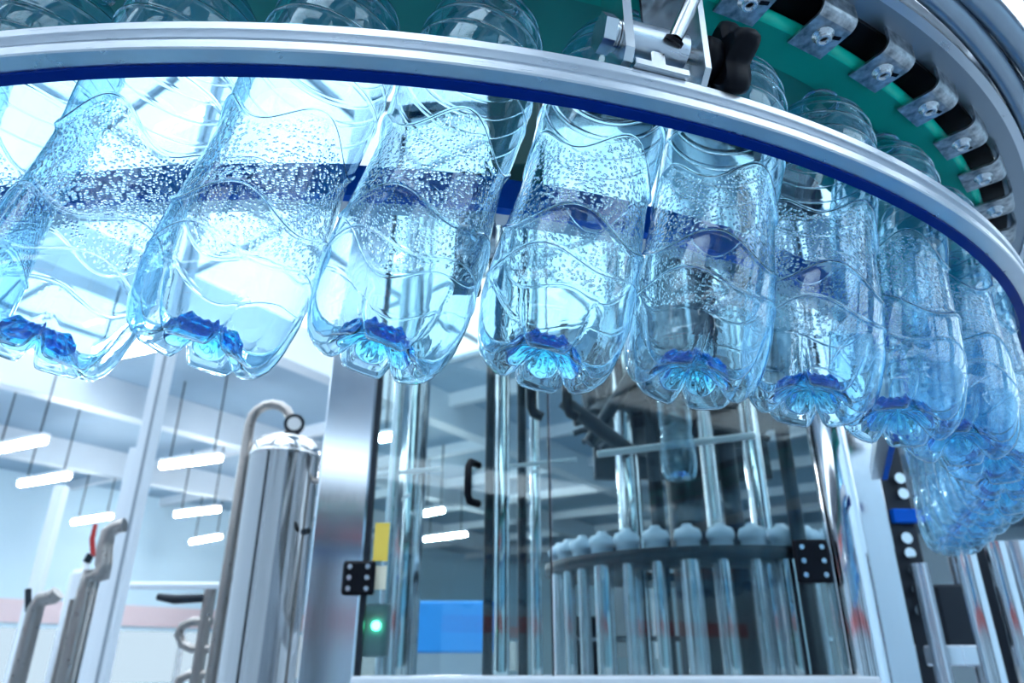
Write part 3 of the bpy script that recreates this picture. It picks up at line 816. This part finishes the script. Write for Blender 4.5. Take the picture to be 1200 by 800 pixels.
YP = 2.6
p = lambda x, y, Y=YP: at(x, y, Y)
t = thing('steel_pipe', 'dull bent pipe at the lower left corner with a flange on top', 'pipe', (p(30, 760).x, YP, 0))
x = p(40, 720).x
tubew([(x, YP, 0), (x, YP, p(40, 712).z), (x + .012, YP, p(40, 702).z), (x + .05, YP, p(40, 699).z), p(68, 694)], .026, 'pipe', M['pipe'])
tubew([p(33, 716), p(33, 690)], .010, 'flange', M['dark'])
x = p(58, 740).x
tubew([(x, YP + .1, 0), (x, YP + .1, p(62, 700).z)], .014, 'side_pipe', M['pipe'])
t = thing('white_cylinder', 'white standing cylinder between the two pipes at lower left', 'tank', (p(78, 760, YP + .25).x, YP + .25, 0))
zc = p(80, 668, YP + .25).z
MB().lathe([(.0, .0), (.045, .0), (.045, zc - .02), (.035, zc), (.012, zc + .005), (.012, zc + .03), (0, zc + .03)], 24).build('body', M['white'], t)
MB().tube([(0, 0, zc + .03), (.01, 0, zc + .06)], .014, 10).build('valve_cap', M['dark'], t)
t = thing('valve_pipe', 'brownish pipe with elbow and red lever valve beside the white post', 'pipe', (p(95, 740).x, YP, 0))
x = p(96, 720).x
tubew([(x, YP, 0), (x, YP, p(100, 690).z), p(106, 676), p(120, 672), p(121, 660), p(123, 640), p(127, 624), p(136, 617), p(146, 615)], [.032, .032, .032, .03, .028, .026, .025, .025, .025], 'pipe', M['pipe'], 14)
rel(tag(MB().tube([p(116, 652), p(109, 648), p(108, 632), p(112, 614)], [.008, .009, .009, .007], 10).build('valve_lever', M['redh']), 'red lever'), t)
tubew([p(104, 688), p(109, 668)], .030, 'collar', M['pipe'])

# ------------------------------------------------------------------ right side behind the track
t = thing('column_rack', 'cluster of polished steel posts at the lower right corner', 'rack', (.95, 1.75, 0))
for (px, Y, r, m) in ((1095, 1.55, .016, 'steel'), (1153, 1.5, .020, 'chrome'), (1172, 1.7, .022, 'dark'), (1192, 1.55, .020, 'chrome'), (1138, 1.9, .014, 'steel'), (1214, 1.6, .03, 'steel')):
    x = xat(px, Y, 740); z1 = zat(635 if px > 1120 else 660, Y, px)
    tubew([(x, Y, 0), (x, Y, z1)], r, 'post', M[m], 18)
t = thing('control_box', 'dark box between the steel posts at lower right', 'box', at(1115, 730, 1.62))
rel(MB().box(at(1115, 722, 1.62), (.075, .06, .125), None, .005).build('case', M['dark']), t)
rel(MB().box(at(1117, 768, 1.62), (.085, .07, .04), None, .004).build('foot', M['steel']), t)
t = thing('side_machine', 'dark machine column with bright fittings right of the stainless post', 'machine', (xat(1064, 1.9, 700), 1.9, 0))
x = xat(1062, 1.9, 700)
rel(MB().box((x, 1.9, 1.0), (.09, .08, 2.0), None, .004).build('frame', M['dark']), t)
rel(tag(MB().box((at(1060, 605, 1.85).x, 1.845, at(1060, 605, 1.85).z), (.07, .02, .035), None, .003).build('band', M['blue']), 'dark blue band'), t)
for k, py in enumerate((560, 578, 630, 648, 668, 690, 715)):
    q = at(1055 + k * 4, py, 1.84); rel(MB().tube([q, q + Vector((.0, .02, 0))], .014, 12).build('fitting', M['chrome']), t)

# ------------------------------------------------------------------ things of the hall seen through the glass
for (px, py, sx, sz, lab) in ((532, 735, .95, .55, 'blue plastic crate standing in the hall, seen through the glass door'),):
    q = at(px, py, 9.0); tt_ = thing('crate', lab, 'crate', (q.x, 9.0, 0))
    MB().box((0, 0, q.z), (sx, .6, sz), None, .02).build('box', M['crate'], tt_)
    MB().box((0, 0, (q.z - sz / 2) / 2), (sx * 1.1, .7, q.z - sz / 2)).build('stand', M['grey'], tt_)
